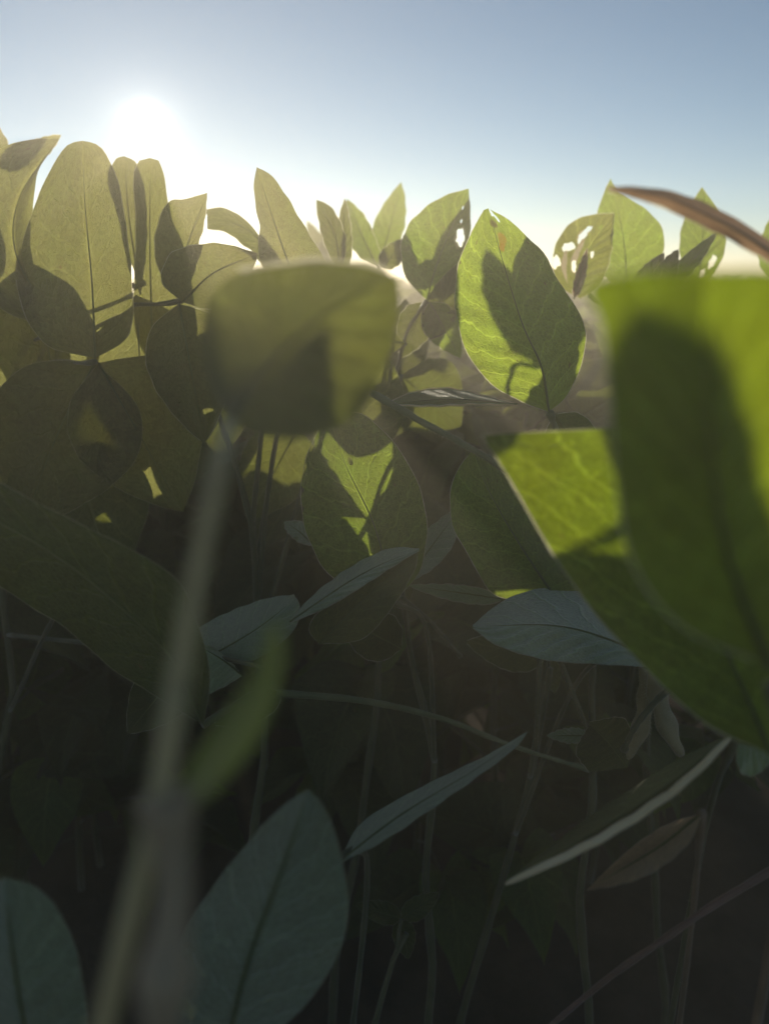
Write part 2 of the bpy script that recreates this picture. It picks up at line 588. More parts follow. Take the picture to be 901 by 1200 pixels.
A.leaf(([(112, 420), (50, 400), (20, 330), (38, 250), (62, 195), (80, 170), (97, 165)],
        [(112, 420), (108, 330), (100, 240), (97, 165)],
        [(112, 420), (152, 390), (154, 320), (146, 255), (139, 215), (125, 182), (113, 169), (97, 165)]), (.42, .405, .41), PALE, dl=.03, dr=.02,
       label='pale backlit leaflet with a rounded curled top')
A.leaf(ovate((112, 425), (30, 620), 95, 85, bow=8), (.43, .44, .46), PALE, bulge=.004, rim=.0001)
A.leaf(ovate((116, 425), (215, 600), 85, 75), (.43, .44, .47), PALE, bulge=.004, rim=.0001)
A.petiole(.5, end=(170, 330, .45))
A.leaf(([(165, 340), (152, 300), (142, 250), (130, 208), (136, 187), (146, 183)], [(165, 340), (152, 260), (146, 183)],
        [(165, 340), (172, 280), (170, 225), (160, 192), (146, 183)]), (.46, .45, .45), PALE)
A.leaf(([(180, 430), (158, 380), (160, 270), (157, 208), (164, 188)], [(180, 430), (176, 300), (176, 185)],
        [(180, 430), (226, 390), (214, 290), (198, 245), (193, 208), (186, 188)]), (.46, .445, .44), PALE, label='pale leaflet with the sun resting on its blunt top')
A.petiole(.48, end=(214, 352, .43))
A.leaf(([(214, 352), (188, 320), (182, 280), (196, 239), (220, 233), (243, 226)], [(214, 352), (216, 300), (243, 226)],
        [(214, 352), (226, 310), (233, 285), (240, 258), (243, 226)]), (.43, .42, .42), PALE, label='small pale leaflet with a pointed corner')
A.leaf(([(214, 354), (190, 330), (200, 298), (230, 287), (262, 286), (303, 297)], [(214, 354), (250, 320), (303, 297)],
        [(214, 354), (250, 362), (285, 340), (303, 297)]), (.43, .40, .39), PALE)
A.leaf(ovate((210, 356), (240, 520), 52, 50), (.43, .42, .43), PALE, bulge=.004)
A.petiole(.40, end=(238, 850, .33), via=[(300, 780, .38)])
A.leaf(([(239, 850), (246, 800), (240, 755), (222, 705), (205, 677), (165, 650), (110, 622), (50, 592), (0, 566), (-60, 540)],
        [(239, 850), (200, 770), (130, 700), (50, 640), (-80, 570)],
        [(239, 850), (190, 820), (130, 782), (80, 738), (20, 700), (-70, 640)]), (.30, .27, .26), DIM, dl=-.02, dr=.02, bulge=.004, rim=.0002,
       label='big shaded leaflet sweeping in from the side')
A.petiole(.34, end=(240, 770, .40))
A.leaf(([(236, 775), (225, 745), (258, 722), (310, 702), (345, 697)], [(236, 775), (300, 738), (347, 702)], [(236, 775), (300, 772), (344, 738), (351, 712), (347, 700)]),
       (.42, .40, .40), BLUE, dl=.05, dr=-.01, label='bluish pale leaflet catching the sky')
A.leaf(([(284, 792), (268, 772), (247, 757)], [(284, 792), (262, 774), (230, 755)], [(284, 792), (262, 805), (240, 812), (222, 790), (230, 757)]), (.40, .39, .39), BLUE, dl=.02, dr=-.01)
A.leaf(ovate((215, 780), (150, 860), 34, 34), (.42, .40, .42), DIM)

A.petiole(.46, end=(-10, 330, .45))
A.leaf(ovate((-10, 332), (0, 570), 90, 85), (.45, .455, .47), PALE, bulge=.005, rim=.0001)
A.leaf(ovate((-6, 330), (-40, 190), 40, 40), (.47, .48, .49), PALE)
A.leaf(ovate((40, 300), (75, 520), 66, 66), (.45, .455, .46), PALE, bulge=.005, rim=.0001)
A.leaf(ovate((70, 470), (135, 690), 84, 80), (.50, .50, .51), DIM, rim=.0001)  # hidden leaflet added to keep sun off the low leaves
A.petiole(.44, end=(160, 345, .46))
A.leaf(ovate((160, 345), (170, 545), 62, 62), (.45, .455, .46), PALE, bulge=.005, rim=.0001)
A.leaf(ovate((240, 405), (228, 565), 60, 60), (.55, .55, .55), DIM, rim=.0001)  # added behind the others to block sun on the blue-grey leaf
A.petiole(.47, end=(192, 392, .54))
A.leaf(ovate((192, 392), (310, 335), 36, 34), (.54, .55, .56), PALE)  # another added blocker, closes a sun leak onto the low plant

# ---- plant of the tall pointed leaf
F = Plant(262, .49, 'soybean plant with one tall pointed leaf cutting into the sky')
F.stem(.60)
F.petiole(.50, end=(352, 345, .41))
F.leaf(([(352, 345), (325, 330), (307, 310), (303, 288), (305, 268), (300, 242), (298, 215), (301, 196)],
        [(352, 345), (335, 300), (318, 250), (301, 196)],
        [(352, 345), (372, 335), (383, 312), (366, 281), (350, 254), (334, 227), (317, 205), (301, 196)]), (.41, .40, .395), PALE, dr=.02, dl=.01,
       label='tall pointed leaflet standing against the sky')
F.leaf(([(345, 350), (318, 330), (300, 300), (283, 285), (265, 272), (243, 268)], [(345, 350), (310, 290), (285, 266), (243, 252)],
        [(345, 350), (325, 310), (303, 275), (284, 255), (262, 244), (240, 246)]), (.46, .45, .45), DIM, label='dim arched leaflet')
F.leaf(ovate((356, 350), (388, 272), 14, 15), (.90, .90, .90), PALE)
F.petiole(.47, end=(395, 330, .50))
F.leaf(([(400, 330), (380, 285), (372, 250), (371, 234)], [(400, 330), (392, 275), (371, 234)], [(400, 330), (405, 290), (402, 268), (388, 243), (371, 234)]), (.50, .50, .50), DIM)
F.leaf(ovate((398, 330), (404, 232), 9, 12), (.52, .52, .52), DIM)
F.leaf(ovate((392, 332), (360, 258), 14, 14), (.95, .95, .95), DIM)
F.petiole(.44, end=(345, 470, .46))
F.leaf(([(366, 495), (300, 505), (255, 450), (300, 398)], [(366, 495), (310, 455), (300, 398)], [(366, 495), (340, 458), (316, 424), (300, 398)]), (.5, .5, .5), DIM, rim=.00008, hairs=10)  # added hidden leaflet, edge shaped as the left border of the sun patch
F.leaf(([(385, 560), (370, 520), (367, 488), (387, 474), (394, 452), (395, 425), (420, 398)], [(385, 560), (425, 480), (420, 398)],
        [(385, 560), (440, 540), (472, 490), (462, 430), (420, 398)]), (.5, .5, .5), DIM, rim=.00008, hairs=10)  # added hidden leaflet, cut to bound the sun patch on the right
F.leaf(ovate((350, 500), (290, 610), 46, 44), (.5, .5, .5), DIM, rim=.00008, hairs=10)  # hidden leaflet put in to shade the leaves below
F.leaf(ovate((445, 615), (425, 515), 34, 34), (.5, .5, .5), DIM, rim=.00008, hairs=10)  # hidden leaflet added to take sun off the narrow grey-green tip
F.petiole(.42, end=(475, 402, .51))
F.leaf(([(475, 402), (420, 352), (360, 352), (328, 408)], [(475, 402), (400, 395), (328, 408)], [(475, 402), (430, 438), (395, 434), (368, 443), (350, 438), (334, 421), (328, 408)]),
       (.5, .5, .5), DIM, rim=.00008, hairs=10)  # added hidden leaflet, lower edge shaped to cut the sun patch's top

# ---- near blurred leaf in the middle
G = Plant(60, .10, 'soybean plant nearest the lens with a blurred forked stem holding one broad leaf')
G.base = Vector((P(95, 1300, .078).x - .01, .028, 0))
G.o.location = G.base
g0 = G.base
bm = bmesh.new()
low = P(70, 1500, .080)
c = crom([Vector((g0.x, g0.y, -.01)).lerp(low, k / 16) for k in range(17)] + [P(98, 1310, .078), P(130, 1170, .076), P(160, 1050, .075), P(186, 940, .075), P(208, 800, .075)], 90)
tube(bm, c, [.0011 + .0004 * (1 - i / 89) for i in range(90)], 10)
link_bm('stem', bm, [NEARG], G.o, g0)
bm = bmesh.new()
c = crom([P(188, 1240, .073), P(196, 1130, .073), P(205, 1040, .074), P(198, 960, .075), P(190, 930, .075)], 30)
tube(bm, c, [.0017 + .0011 * math.exp(-((i - 9) / 3) ** 2) + .001 * math.exp(-((i - 27) / 3) ** 2) for i in range(30)], 10)
link_bm('side_branch', bm, [TAN], G.o, g0)
G.petiole(pts=[(207, 806, .075), (236, 650, .076), (258, 540, .079), (268, 500, .098)], r=.0007, mat=NEARG, hairs=10)
G.leaf(([(268, 500), (246, 450), (238, 400), (246, 350), (272, 324), (318, 312), (380, 307), (430, 312), (466, 325)],
        [(268, 500), (320, 420), (390, 360), (466, 325)],
        [(268, 500), (350, 515), (420, 485), (452, 425), (468, 366), (466, 325)]), (.098, .134, .142), DIM, dl=.004, dr=0, bulge=.001, rim_rng=((.52, 1), (2, 2)), rim=.0011, hairs=10,
       label='broad out-of-focus leaflet with a pale upper rim')
bm = leaf_bm([(205, 960), (222, 900), (255, 850), (290, 800), (312, 745), (322, 722)], [(207, 962), (240, 910), (278, 850), (308, 800), (322, 722)],
             [(210, 964), (258, 920), (300, 870), (325, 810), (334, 760), (322, 722)], (.075, .077, .080), rim=0, seed=5, wav=0, quilt=0, dr=.003)
link_bm('young_leaf', bm, [LITG, EDGE, NEARG], G.o, g0)

# ---- the twin leaflets and the leaf with the hole
I = Plant(470, .58, 'soybean plant with twin upright leaflets like rabbit ears and a leaf with one hole')
I.stem(.60)
I.petiole(.54, end=(443, 314, .59))
I.leaf(([(442, 313), (420, 300), (404, 272), (401, 250), (407, 233)], [(442, 313), (424, 275), (407, 233)], [(442, 313), (446, 300), (437, 272), (425, 250), (407, 233)]),
       (.585, .585, .585), GREEN, dl=.012, label='left twin leaflet standing upright')
I.leaf(([(444, 312), (436, 285), (438, 262), (452, 236), (470, 213)], [(444, 312), (456, 270), (470, 213)], [(444, 312), (464, 292), (474, 265), (475, 235), (470, 213)]),
       (.63, .63, .63), GREEN, dr=.012, label='right twin leaflet standing upright')
I.leaf(ovate((446, 314), (480, 278), 13, 13), (.57, .57, .58), DIM)
I.petiole(.50, end=(500, 352, .50))
I.leaf(([(500, 352), (476, 325), (470, 292), (477, 267), (495, 246), (520, 230), (549, 221)],
        [(500, 352), (515, 300), (549, 221)],
        [(500, 352), (530, 335), (546, 300), (551, 262), (549, 221)]), (.50, .495, .49), BITTEN, dr=.015, holes=((.78, .60, .10, .055), (.62, .83, .02, .014), (.70, .72, .016, .012)),
       label='leaflet with a single round insect hole')
I.leaf(ovate((496, 354), (470, 420), 22, 20), (.51, .52, .53), DIM)
I.leaf(ovate((503, 354), (540, 420), 20, 22), (.50, .50, .51), GREEN)
I.leaf(ovate((503, 398), (537, 308), 20, 20), (.50, .50, .50), DIM, rim=.0001)  # leaflet added to cast shade on the sharp leaf's right side
I.petiole(.42, end=(470, 440, .60))
I.leaf(ovate((470, 440), (395, 512), 50, 46), (.60, .58, .56), DIM, rim=.00008, hairs=10)  # enlarged to block sun from the olive leaflet
I.leaf(ovate((470, 438), (392, 402), 28, 30), (.60, .60, .60), DIM, rim=.00008, hairs=10)  # leaflet added only to shade the olive leaflet's upper left
I.leaf(ovate((470, 440), (540, 500), 50, 46), (.60, .60, .60), DIM, rim=.00008, hairs=10)  # also widened as a sun blocker for the olive leaflet
I.leaf(ovate((470, 440), (475, 350), 30, 30), (.61, .62, .63), DIM)

# ---- the sharp leaf with two leaf shadows
K = Plant(668, .40, 'soybean plant with the big sharp sunlit leaf crossed by dark leaf shadows')
K.stem(.53)
K.petiole(pts=[(690, 640, .40), (672, 560, .37), (652, 505, .36), (644, 484, .352)], r=.0013, hairs=120, mat=FURRY)
K.leaf(([(643, 483), (610, 470), (580, 453), (558, 430), (542, 400), (534, 362), (534, 330), (541, 298), (555, 268), (567, 246)],
        [(643, 483), (634, 430), (612, 380), (590, 310), (572, 244)],
        [(643, 483), (665, 462), (680, 428), (686, 395), (676, 362), (655, 332), (640, 302), (617, 277), (593, 256), (577, 247)]),
       (.352, .346, .35), HERO, dl=-.006, dr=.022, bulge=.003, holes=((.62, .985, .10, .018), (.72, .945, .03, .012)), hairs=160, quilt=.0012, label='big sharp sunlit leaflet with an orange spot')
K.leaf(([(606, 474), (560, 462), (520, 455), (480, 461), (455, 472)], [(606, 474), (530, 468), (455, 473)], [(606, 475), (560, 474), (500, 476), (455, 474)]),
       (.40, .41, .42), GREEN, dl=.05, dr=-.008, rim=.0006, tube_rim=True, hairs=250, edge=SUNRIM, label='narrow edge-on leaflet with a furry pale rim')
K.leaf(ovate((650, 486), (700, 560), 30, 30), (.36, .38, .40), DIM)

# ---- the chewed pair on the right
Lp = Plant(735, .60, 'soybean plant with insect-chewed leaves full of holes on the right skyline')
Lp.stem(.56)
Lp.petiole(.50, end=(690, 345, .55))
Lp.leaf(([(680, 350), (655, 335), (647, 310), (652, 285), (668, 262), (692, 252), (719, 250)], [(680, 350), (685, 300), (719, 250)], [(680, 350), (702, 335), (715, 300), (719, 250)]),
        (.55, .55, .55), CHEW, holes=((.20, .50, .08, .035), (.30, .66, .045, .075), (.03, .36, .08, .05), (.44, .80, .03, .02), (.36, .34, .03, .05), (.62, .5, .03, .03)), label='leaflet riddled with insect holes')
Lp.leaf(([(735, 350), (706, 320), (698, 285), (701, 245), (715, 209)], [(735, 350), (730, 280), (715, 209)],
         [(735, 350), (765, 325), (778, 285), (772, 262), (757, 246), (738, 233), (722, 222), (715, 209)]), (.57, .57, .57), GREEN, dr=.012)
Lp.leaf(ovate((672, 350), (688, 290), 5, 7), (.53, .53, .53), DRY)
Lp.petiole(.48, end=(810, 345, .56))
Lp.leaf(([(815, 345), (800, 315), (796, 282), (804, 250), (822, 219)], [(815, 345), (822, 290), (822, 219)], [(815, 345), (838, 318), (850, 285), (842, 250), (822, 219)]),
        (.60, .60, .60), GREEN, holes=((.80, .32, .08, .05), (.62, .18, .07, .06)))
Lp.leaf(ovate((770, 345), (794, 292), 14, 12), (.50, .50, .50), DIM)
Lp.leaf(ovate((775, 345), (840, 272), 11, 10), (.52, .52, .52), GREEN)
Lp.leaf(ovate((745, 350), (778, 296), 14, 12), (.50, .50, .50), DIM)
Lp.petiole(.48, end=(905, 330, .60))
Lp.leaf(ovate((908, 330), (908, 246), 20, 20), (.60, .60, .60), GREEN)

# ---- near right plant with two big blurred leaves
O = Plant(1000, .13, 'soybean plant at the right edge with two big blurred leaves split by sun and shadow')
O.stem(.56)
O.petiole(.47, end=(905, 800, .125))
O.leaf(([(900, 780), (800, 735), (742, 660), (722, 560), (714, 460), (704, 380), (688, 335), (740, 318), (800, 316)],
        [(900, 780), (850, 640), (830, 480), (830, 316)],
        [(900, 780), (1010, 720), (1060, 560), (1040, 420), (980, 330), (900, 317), (860, 316)]), (.122, .098, .081), DEEP, dl=.004, dr=.004, bulge=.002,
       rim=.0002, hairs=10, label='nearest blurred leaflet with a tall dark shadow on yellow-green')
O.leaf(([(905, 885), (830, 850), (765, 792), (700, 722), (652, 655), (608, 580), (578, 530), (566, 511), (640, 506), (715, 502)],
        [(905, 885), (850, 760), (790, 630), (760, 500)],
        [(905, 885), (960, 800), (960, 680), (900, 560), (800, 500)]), (.175, .19, .195), DEEP, dl=.01, dr=-.02, rim=.0004, hairs=30,
       label='blurred leaflet with a straight pale upper rim and a green sun patch')

# ---- shaded middle plant: leaf with the bright patch
Q = Plant(450, .44, 'soybean plant in the shade whose middle leaf holds one bright green sun patch')
Q.stem(.48)
Q.petiole(.36, end=(460, 705, .39), via=[(500, 740, .41)])
Q.leaf(([(460, 705), (420, 695), (385, 672), (362, 632), (353, 588), (357, 545), (366, 520), (375, 499)],
        [(460, 705), (440, 620), (405, 545), (390, 500), (384, 492)],
        [(460, 705), (490, 672), (500, 625), (494, 580), (476, 540), (450, 506), (425, 486), (400, 484), (384, 492)]), (.39, .375, .38), GREEN, dl=.012, dr=.012, bulge=.002,
       nu=60, nv=12, hairs=110, holes=((.56, .745, .018, .016), (.0, .80, .025, .02), (.03, .905, .03, .02), (.0, .70, .02, .015), (.0, .62, .018, .01)), label='shaded leaflet with one bright green sun patch')
Q.leaf(([(340, 728), (362, 702), (392, 677), (425, 656), (460, 642), (491, 643)], [(340, 729), (376, 704), (412, 680), (450, 660), (491, 644)],
        [(340, 730), (382, 712), (420, 690), (460, 664), (491, 645)]), (.345, .345, .35), BLUE, dl=.04, dr=-.004, label='folded leaflet showing a bluish upper side')  # upper half of one fold, its sky reflection put into the colour
Q.leaf(([(374, 755), (362, 735), (385, 708), (425, 684), (465, 658), (490, 646)], [(374, 755), (430, 700), (490, 647)], [(374, 755), (425, 748), (462, 708), (485, 668), (490, 647)]),
       (.36, .355, .36), DIM, dl=.004, dr=.01, label='dark green half hanging below the bluish fold')  # lower half of the same fold, its shade put into the colour
Q.leaf(([(474, 684), (482, 655), (500, 622), (532, 596)], [(474, 684), (500, 648), (536, 600)], [(474, 684), (505, 668), (530, 640), (538, 612)]), (.40, .42, .44), BLUE, dl=.01, dr=-.01)
Q.leaf(([(368, 640), (350, 635), (336, 622), (333, 612)], [(368, 640), (352, 624), (333, 611)], [(368, 640), (368, 622), (352, 611), (333, 611)]), (.42, .43, .44), BLUE)
Q.petiole(pts=[(400, 445, .40), (440, 463, .375), (490, 492, .36), (545, 522, .35), (592, 552, .34), (640, 610, .34)], r=.00135, hairs=700, mat=FURRY, label='furry stalk crossing the gap', hl=.0016)
Q.leaf(ovate((640, 612), (600, 680), 20, 20), (.40, .41, .42), DIM)
Q.petiole(pts=[(470, 700, .40), (505, 730, .41), (540, 770, .42)], r=.0009)
Q.leaf(ovate((470, 760), (395, 720), 30, 30), (.42, .42, .42), DIM)

# ---- right middle plant: olive leaf and bluish leaf
T = Plant(640, .46, 'soybean plant behind the right leaves with a dark olive leaf above a bluish flat one')
T.stem(.42)
T.petiole(.34, end=(665, 690, .39))
T.leaf(([(650, 700), (600, 703), (572, 690), (552, 655), (533, 622), (527, 590), (532, 560), (541, 543), (553, 529)],
        [(650, 700), (610, 640), (575, 580), (553, 529)],
        [(650, 700), (690, 690), (676, 670), (645, 640), (617, 598), (592, 556), (575, 538), (553, 529)]), (.38, .38, .385), GREEN, dl=.01, dr=.012, hairs=90,
       spots=None, label='dark olive leaflet in shade') if False else T.leaf(
    ([(650, 700), (600, 703), (572, 690), (552, 655), (533, 622), (527, 590), (532, 560), (541, 543), (553, 529)],
     [(650, 700), (610, 640), (575, 580), (553, 529)],
     [(650, 700), (690, 690), (676, 670), (645, 640), (617, 598), (592, 556), (575, 538), (553, 529)]), (.38, .38, .385), GREEN, dl=.01, dr=.012, hairs=90,
    label='dark olive leaflet in shade')
T.petiole(.30, end=(775, 782, .34))
T.leaf(([(775, 782), (735, 730), (700, 697), (660, 690), (620, 692), (582, 709), (554, 733)], [(775, 782), (720, 752), (650, 733), (554, 734)],
        [(775, 782), (700, 778), (640, 773), (585, 757), (554, 736)]), (.34, .335, .33), BLUE, dl=.05, dr=-.012, nu=60, nv=12, hairs=90, quilt=.0012,
       label='bluish flat leaflet lit by the sky')
T.leaf(ovate((590, 702), (478, 686), 11, 9), (.42, .42, .42), BLUE)
T.leaf(ovate((640, 770), (545, 752), 24, 22), (.45, .45, .45), DIM)
T.petiole(pts=[(655, 772, .40), (672, 815, .40), (688, 855, .40)], r=.0010)
T.leaf(([(690, 850), (675, 880), (690, 905)], [(690, 848), (712, 870), (735, 900)], [(690, 846), (730, 842), (742, 872)]), (.40, .39, .39), DIM)
T.leaf(ovate((690, 862), (640, 862), 9, 9), (.42, .42, .42), BLUE)
T.petiole(pts=[(632, 770, .44), (630, 820, .44), (628, 880, .45)], r=.0010)

# pods on that plant


def pod(plant, pts, r, label=None):
    c = crom([P(*q) for q in pts], 40)
    bm = bmesh.new()
    rad = [max(.0004, r * (math.sin(PI * i / 39) ** .5) * (.86 + .14 * math.cos(i / 39 * 6 * PI))) for i in range(40)]
    tube(bm, c, rad, 10)
    rr = random.Random(3)
    for _ in range(500):
        i = rr.randrange(1, 38)
        a = Vector((rr.uniform(-1, 1), rr.uniform(-1, 1), rr.uniform(-1, 1)))
        t = (c[i + 1] - c[i - 1]).normalized()
        a = (a - t * a.dot(t)).normalized()
        hair(bm, c[i] + a * rad[i] * .95, a + t * .3, .0016 * rr.uniform(.5, 1.2), .00005, 1)
    return link_bm('pod', bm, [PODM, DOWN], plant.o, plant.base, label=label)


pod(T, [(762, 770, .36), (770, 815, .355), (785, 860, .35), (800, 888, .35)], .0052, 'furry curved pod')
pod(T, [(752, 780, .37), (756, 820, .37), (748, 860, .37), (735, 890, .37)], .0048)
T.petiole(pts=[(810, 790, .35), (775, 815, .345), (745, 850, .345), (730, 880, .35)], r=.0012)

# ---- low plants in the dark
B = Plant(300, .24, 'low soybean plant with a large smooth blue-grey leaf near the lower edge')
B.stem(.33)
B.petiole(.22, end=(262, 1240, .215), via=[(230, 1150, .23)])
B.leaf(([(262, 1245), (195, 1215), (190, 1170), (208, 1115), (232, 1065), (268, 1015), (310, 965), (340, 938), (362, 925)],
        [(262, 1245), (290, 1130), (330, 1020), (362, 925)],
        [(262, 1245), (335, 1200), (375, 1155), (397, 1115), (408, 1072), (404, 1025), (394, 982), (380, 946), (362, 925)]), (.21, .20, .195), GREY, dl=.015, dr=.012,
       rim=.0001, hairs=30, label='large smooth blue-grey leaflet')
B.leaf(([(40, 1260), (-40, 1230), (-50, 1130), (-30, 1060), (5, 1028)], [(40, 1260), (20, 1150), (5, 1028)], [(40, 1260), (98, 1220), (97, 1150), (80, 1088), (48, 1043), (5, 1028)]),
       (.20, .19, .19), GREY, rim=.0001, hairs=20, dl=.01, dr=.01)

E = Plant(500, .36, 'low soybean plant with a narrow grey-green leaf reaching across the dark centre')
E.stem(.30)
E.petiole(.18, end=(398, 1005, .27), via=[(430, 1040, .30)])
E.leaf(([(398, 1008), (420, 968), (455, 943), (510, 914), (570, 885), (618, 857)], [(398, 1010), (470, 955), (560, 900), (618, 857)],
        [(398, 1012), (450, 985), (510, 945), (575, 899), (605, 875), (618, 858)]), (.27, .28, .29), BLUE, dl=.03, dr=-.01, rim=.00012, label='narrow grey-green leaflet')
E.petiole(pts=[(325, 812, .37), (430, 822, .38), (520, 843, .40), (600, 874, .42), (690, 902, .44)], r=.0012, hairs=200, mat=FURRY, label='long thin stalk bowed across the dark')
E.leaf(ovate((330, 812), (250, 850), 18, 16), (.37, .38, .39), DIM)

V = Plant(760, .30, 'low soybean plant at lower right with a pale curved leaf edge and a withered leaf')
V.stem(.28, mat=BROWN)
V.petiole(.2, end=(860, 862, .235))
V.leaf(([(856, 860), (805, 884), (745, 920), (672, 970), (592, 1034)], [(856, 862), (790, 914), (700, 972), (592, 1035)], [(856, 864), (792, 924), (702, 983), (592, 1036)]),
       (.235, .235, .235), DIM, dl=.05, dr=-.002, rim=.0014, tube_rim=True, rim_rng=((2, 2), (0, 1)), wav=.0002, hairs=20, edge=SUNRIM, label='leaflet seen edge-on with a thick pale curved rim')
V.leaf(ovate((862, 870), (915, 880), 40, 36), (.25, .25, .25), BLUE)
V.petiole(.12, end=(822, 953, .25), mat=BROWN)
V.leaf(([(822, 953), (785, 964), (750, 985), (715, 1015), (688, 1042)], [(822, 954), (770, 994), (688, 1042)], [(822, 955), (805, 990), (765, 1022), (725, 1037), (688, 1043)]),
       (.25, .25, .25), DRY2, dl=.03, dr=-.012, rim=.00015, hairs=10, label='withered brown leaflet')
V.petiole(pts=[(960, 985, .27), (885, 1031, .27), (830, 1064, .27), (770, 1106, .272), (705, 1152, .28), (600, 1240, .31)], r=.0009, mat=RED, label='reddish fallen stalk')

# ---- young leaves at the tips of the low stems
def px_of(v):
    q = CM.inverted() @ v
    return (W / 2 - q.x / q.z * FPX, H / 2 + q.y / q.z * FPX, -q.z)


for pl in (B, E, V, T, Q):
    x, y, d = px_of(pl.axis(pl.h * .985) + Vector((0, .004, .012)))
    pl.petiole(pl.h * .97, end=(x, y, d), r=.0009, hairs=10)
    for dx, dy in ((-70, -22), (58, -40), (10, 62)):
        k = .33 / d
        pl.leaf(ovate((x, y), (x + dx * k, y + dy * k), 17 * k, 18 * k), (d, d + .004, d + .012), DIM, rim=.00012, hairs=10)

# ---- withered blade against the sky
dry = thing('withered_blade', (P(960, 700, .2).x, P(960, 700, .2).y, 0), 'withered brown twisted blade poking in front of the chewed leaves against the sky', 'dead leaf')
bm = leaf_bm([(960, 330), (905, 285), (865, 258), (822, 236), (785, 224), (748, 219), (712, 219)],
             [(960, 335), (905, 297), (860, 268), (815, 246), (780, 231), (745, 225), (712, 221)],
             [(960, 345), (905, 310), (855, 281), (810, 259), (772, 241), (740, 231), (712, 223)], (.20, .19, .185), dl=.012, dr=.005, rim=.0003, hairs=50, seed=77, wav=.002)
link_bm('blade', bm, [DRY, EDGE, BROWN], dry, dry.location)
bm = bmesh.new()
c = crom([P(958, 336, .20), P(985, 380, .20), P(990, 600, .2), Vector((dry.location.x, dry.location.y, -.01))], 24)
tube(bm, c, [.0012 + .001 * i / 23 for i in range(24)], 7)
link_bm('stalk', bm, BROWN, dry, dry.location)

# ================================================================== generic plants of the rows behind


def local_leaf_mesh(length, width, fold, droop, seed, mat):
    """an egg-shaped leaflet lying along +X from the origin, as a mesh"""
    rr = random.Random(seed)
    bm = bmesh.new()
    uvl = bm.loops.layers.uv.new('leaf')
    nu, nv = 14, 4
    grid, uvs = [], {}
    for i in range(nu + 1):
        t = i / nu
        w = (math.sin(PI * t ** .72) ** .85 if 0 < i < nu else 0.001) * width
        row = []
        for j in range(-nv, nv + 1):
            s = j / nv
            zz = -droop * t * t * length + abs(s) * w * fold + .0035 * s * s * math.sin(t * 9 + s * 3 + seed) + .0015 * math.sin(t * 21 - s * 2 + seed * 2)
            v = bm.verts.new((t * length * (1 - droop * .25 * t), s * w, zz))
            uvs[v] = (.5 + .5 * s, t)
            row.append(v)
        grid.append(row)
    for i in range(nu):
        for j in range(2 * nv):
            f = bm.faces.new((grid[i][j], grid[i][j + 1], grid[i + 1][j + 1], grid[i + 1][j]))
            for l in f.loops:
                l[uvl].uv = uvs[l.vert]
    for sd in (0, -1):
        tube(bm, [r[sd].co.copy() for r in grid], .00012, 4, 1)
    me = bpy.data.meshes.new('leaflet')
    bm.to_mesh(me)
    bm.free()
    for m in (mat, STEM):
        me.materials.append(m)
    me.polygons.foreach_set('use_smooth', [True] * len(me.polygons))
    return me


LEAF_ME = [local_leaf_mesh(.085 + .02 * (k % 3), .032 + .006 * (k % 3), .25 + .12 * (k % 3), .25 + .2 * (k % 4), k, DIM if k % 3 else GREEN) for k in range(6)]


def generic_plant(seed, height):
    rr = random.Random(seed)
    o = thing('soybean_plant', (0, 0, 0), 'dim soybean plant in the shaded rows behind the front leaves', 'soybean plant', 'soybean plants in the rows behind')
    bm = bmesh.new()
    ax = lambda h: Vector((.012 * math.sin(h * 9 + seed), .012 * math.cos(h * 7 + seed), h))
    tube(bm, [ax(height * .94 * i / 12) for i in range(13)], [.0042 * (1 - .6 * i / 12) for i in range(13)], 6)
    link_bm('stem', bm, STEM, o)
    n = 13
    for k in range(n):
        h = height * (.14 + .76 * k / (n - 1))
        a = k * 2.4 + rr.uniform(-.4, .4) + seed
        ln = rr.uniform(.07, .14) * (1.15 - .5 * k / n)
        e = ax(h) + Vector((math.cos(a) * ln, math.sin(a) * ln, ln * rr.uniform(.35, .8)))
        e.z = min(e.z, height - .035)
        b = ax(h)
        c = crom([b, b.lerp(e, .5) + Vector((0, 0, .012)), e], 9)
        bm = bmesh.new()
        tube(bm, c, .0011, 5)
        p = link_bm('petiole', bm, STEM, o)
        for q, da in enumerate((-1.25, 0, 1.25)):
            l = bpy.data.objects.new('leaflet', LEAF_ME[rr.randrange(6)])
            COL.objects.link(l)
            l.parent = p
            l.location = e
            l.rotation_euler = (rr.uniform(-.5, .5), rr.uniform(-.55, .5), a + da + rr.uniform(-.2, .2))
    return o


def copy_tree(o, parent=None):
    c = o.copy()
    COL.objects.link(c)
    if parent is not None:
        c.parent = parent
    for ch in list(o.children):
        copy_tree(ch, c)
    return c


protos = [generic_plant(3, .60), generic_plant(8, .57), generic_plant(21, .59)]
rg = random.Random(4)
spots = []
for row, y in enumerate((.98, 1.12, 1.3, 1.55, 1.9)):  # rows
    n = 11 + row * 2
    half = y * .62 + .15
    for k in range(n):
        spots.append((-half + 2 * half * (k + rg.uniform(.2, .8)) / n, y + rg.uniform(-.05, .05), rg.uniform(.97, 1.03) + .012 * row))
for px, d, sc in ((-140, .62, .955), (-50, .66, .955), (30, .70, .955), (60, .74, .96), (105, .80, .97), (-90, .80, .97), (0, .84, .98), (70, .86, .98), (235, 1.0, 1.0), (280, 1.08, 1.02), (195, 1.05, 1.02), (330, 1.02, 1.0),  # extra plants put in here to block low sun
                  (480, .68, .95), (540, .80, .97), (610, .67, .95), (690, .78, .97), (760, .70, .95), (850, .85, .98), (430, .84, .95)):
    q = P(px, 420, d)
    spots.append((q.x, q.y, sc))
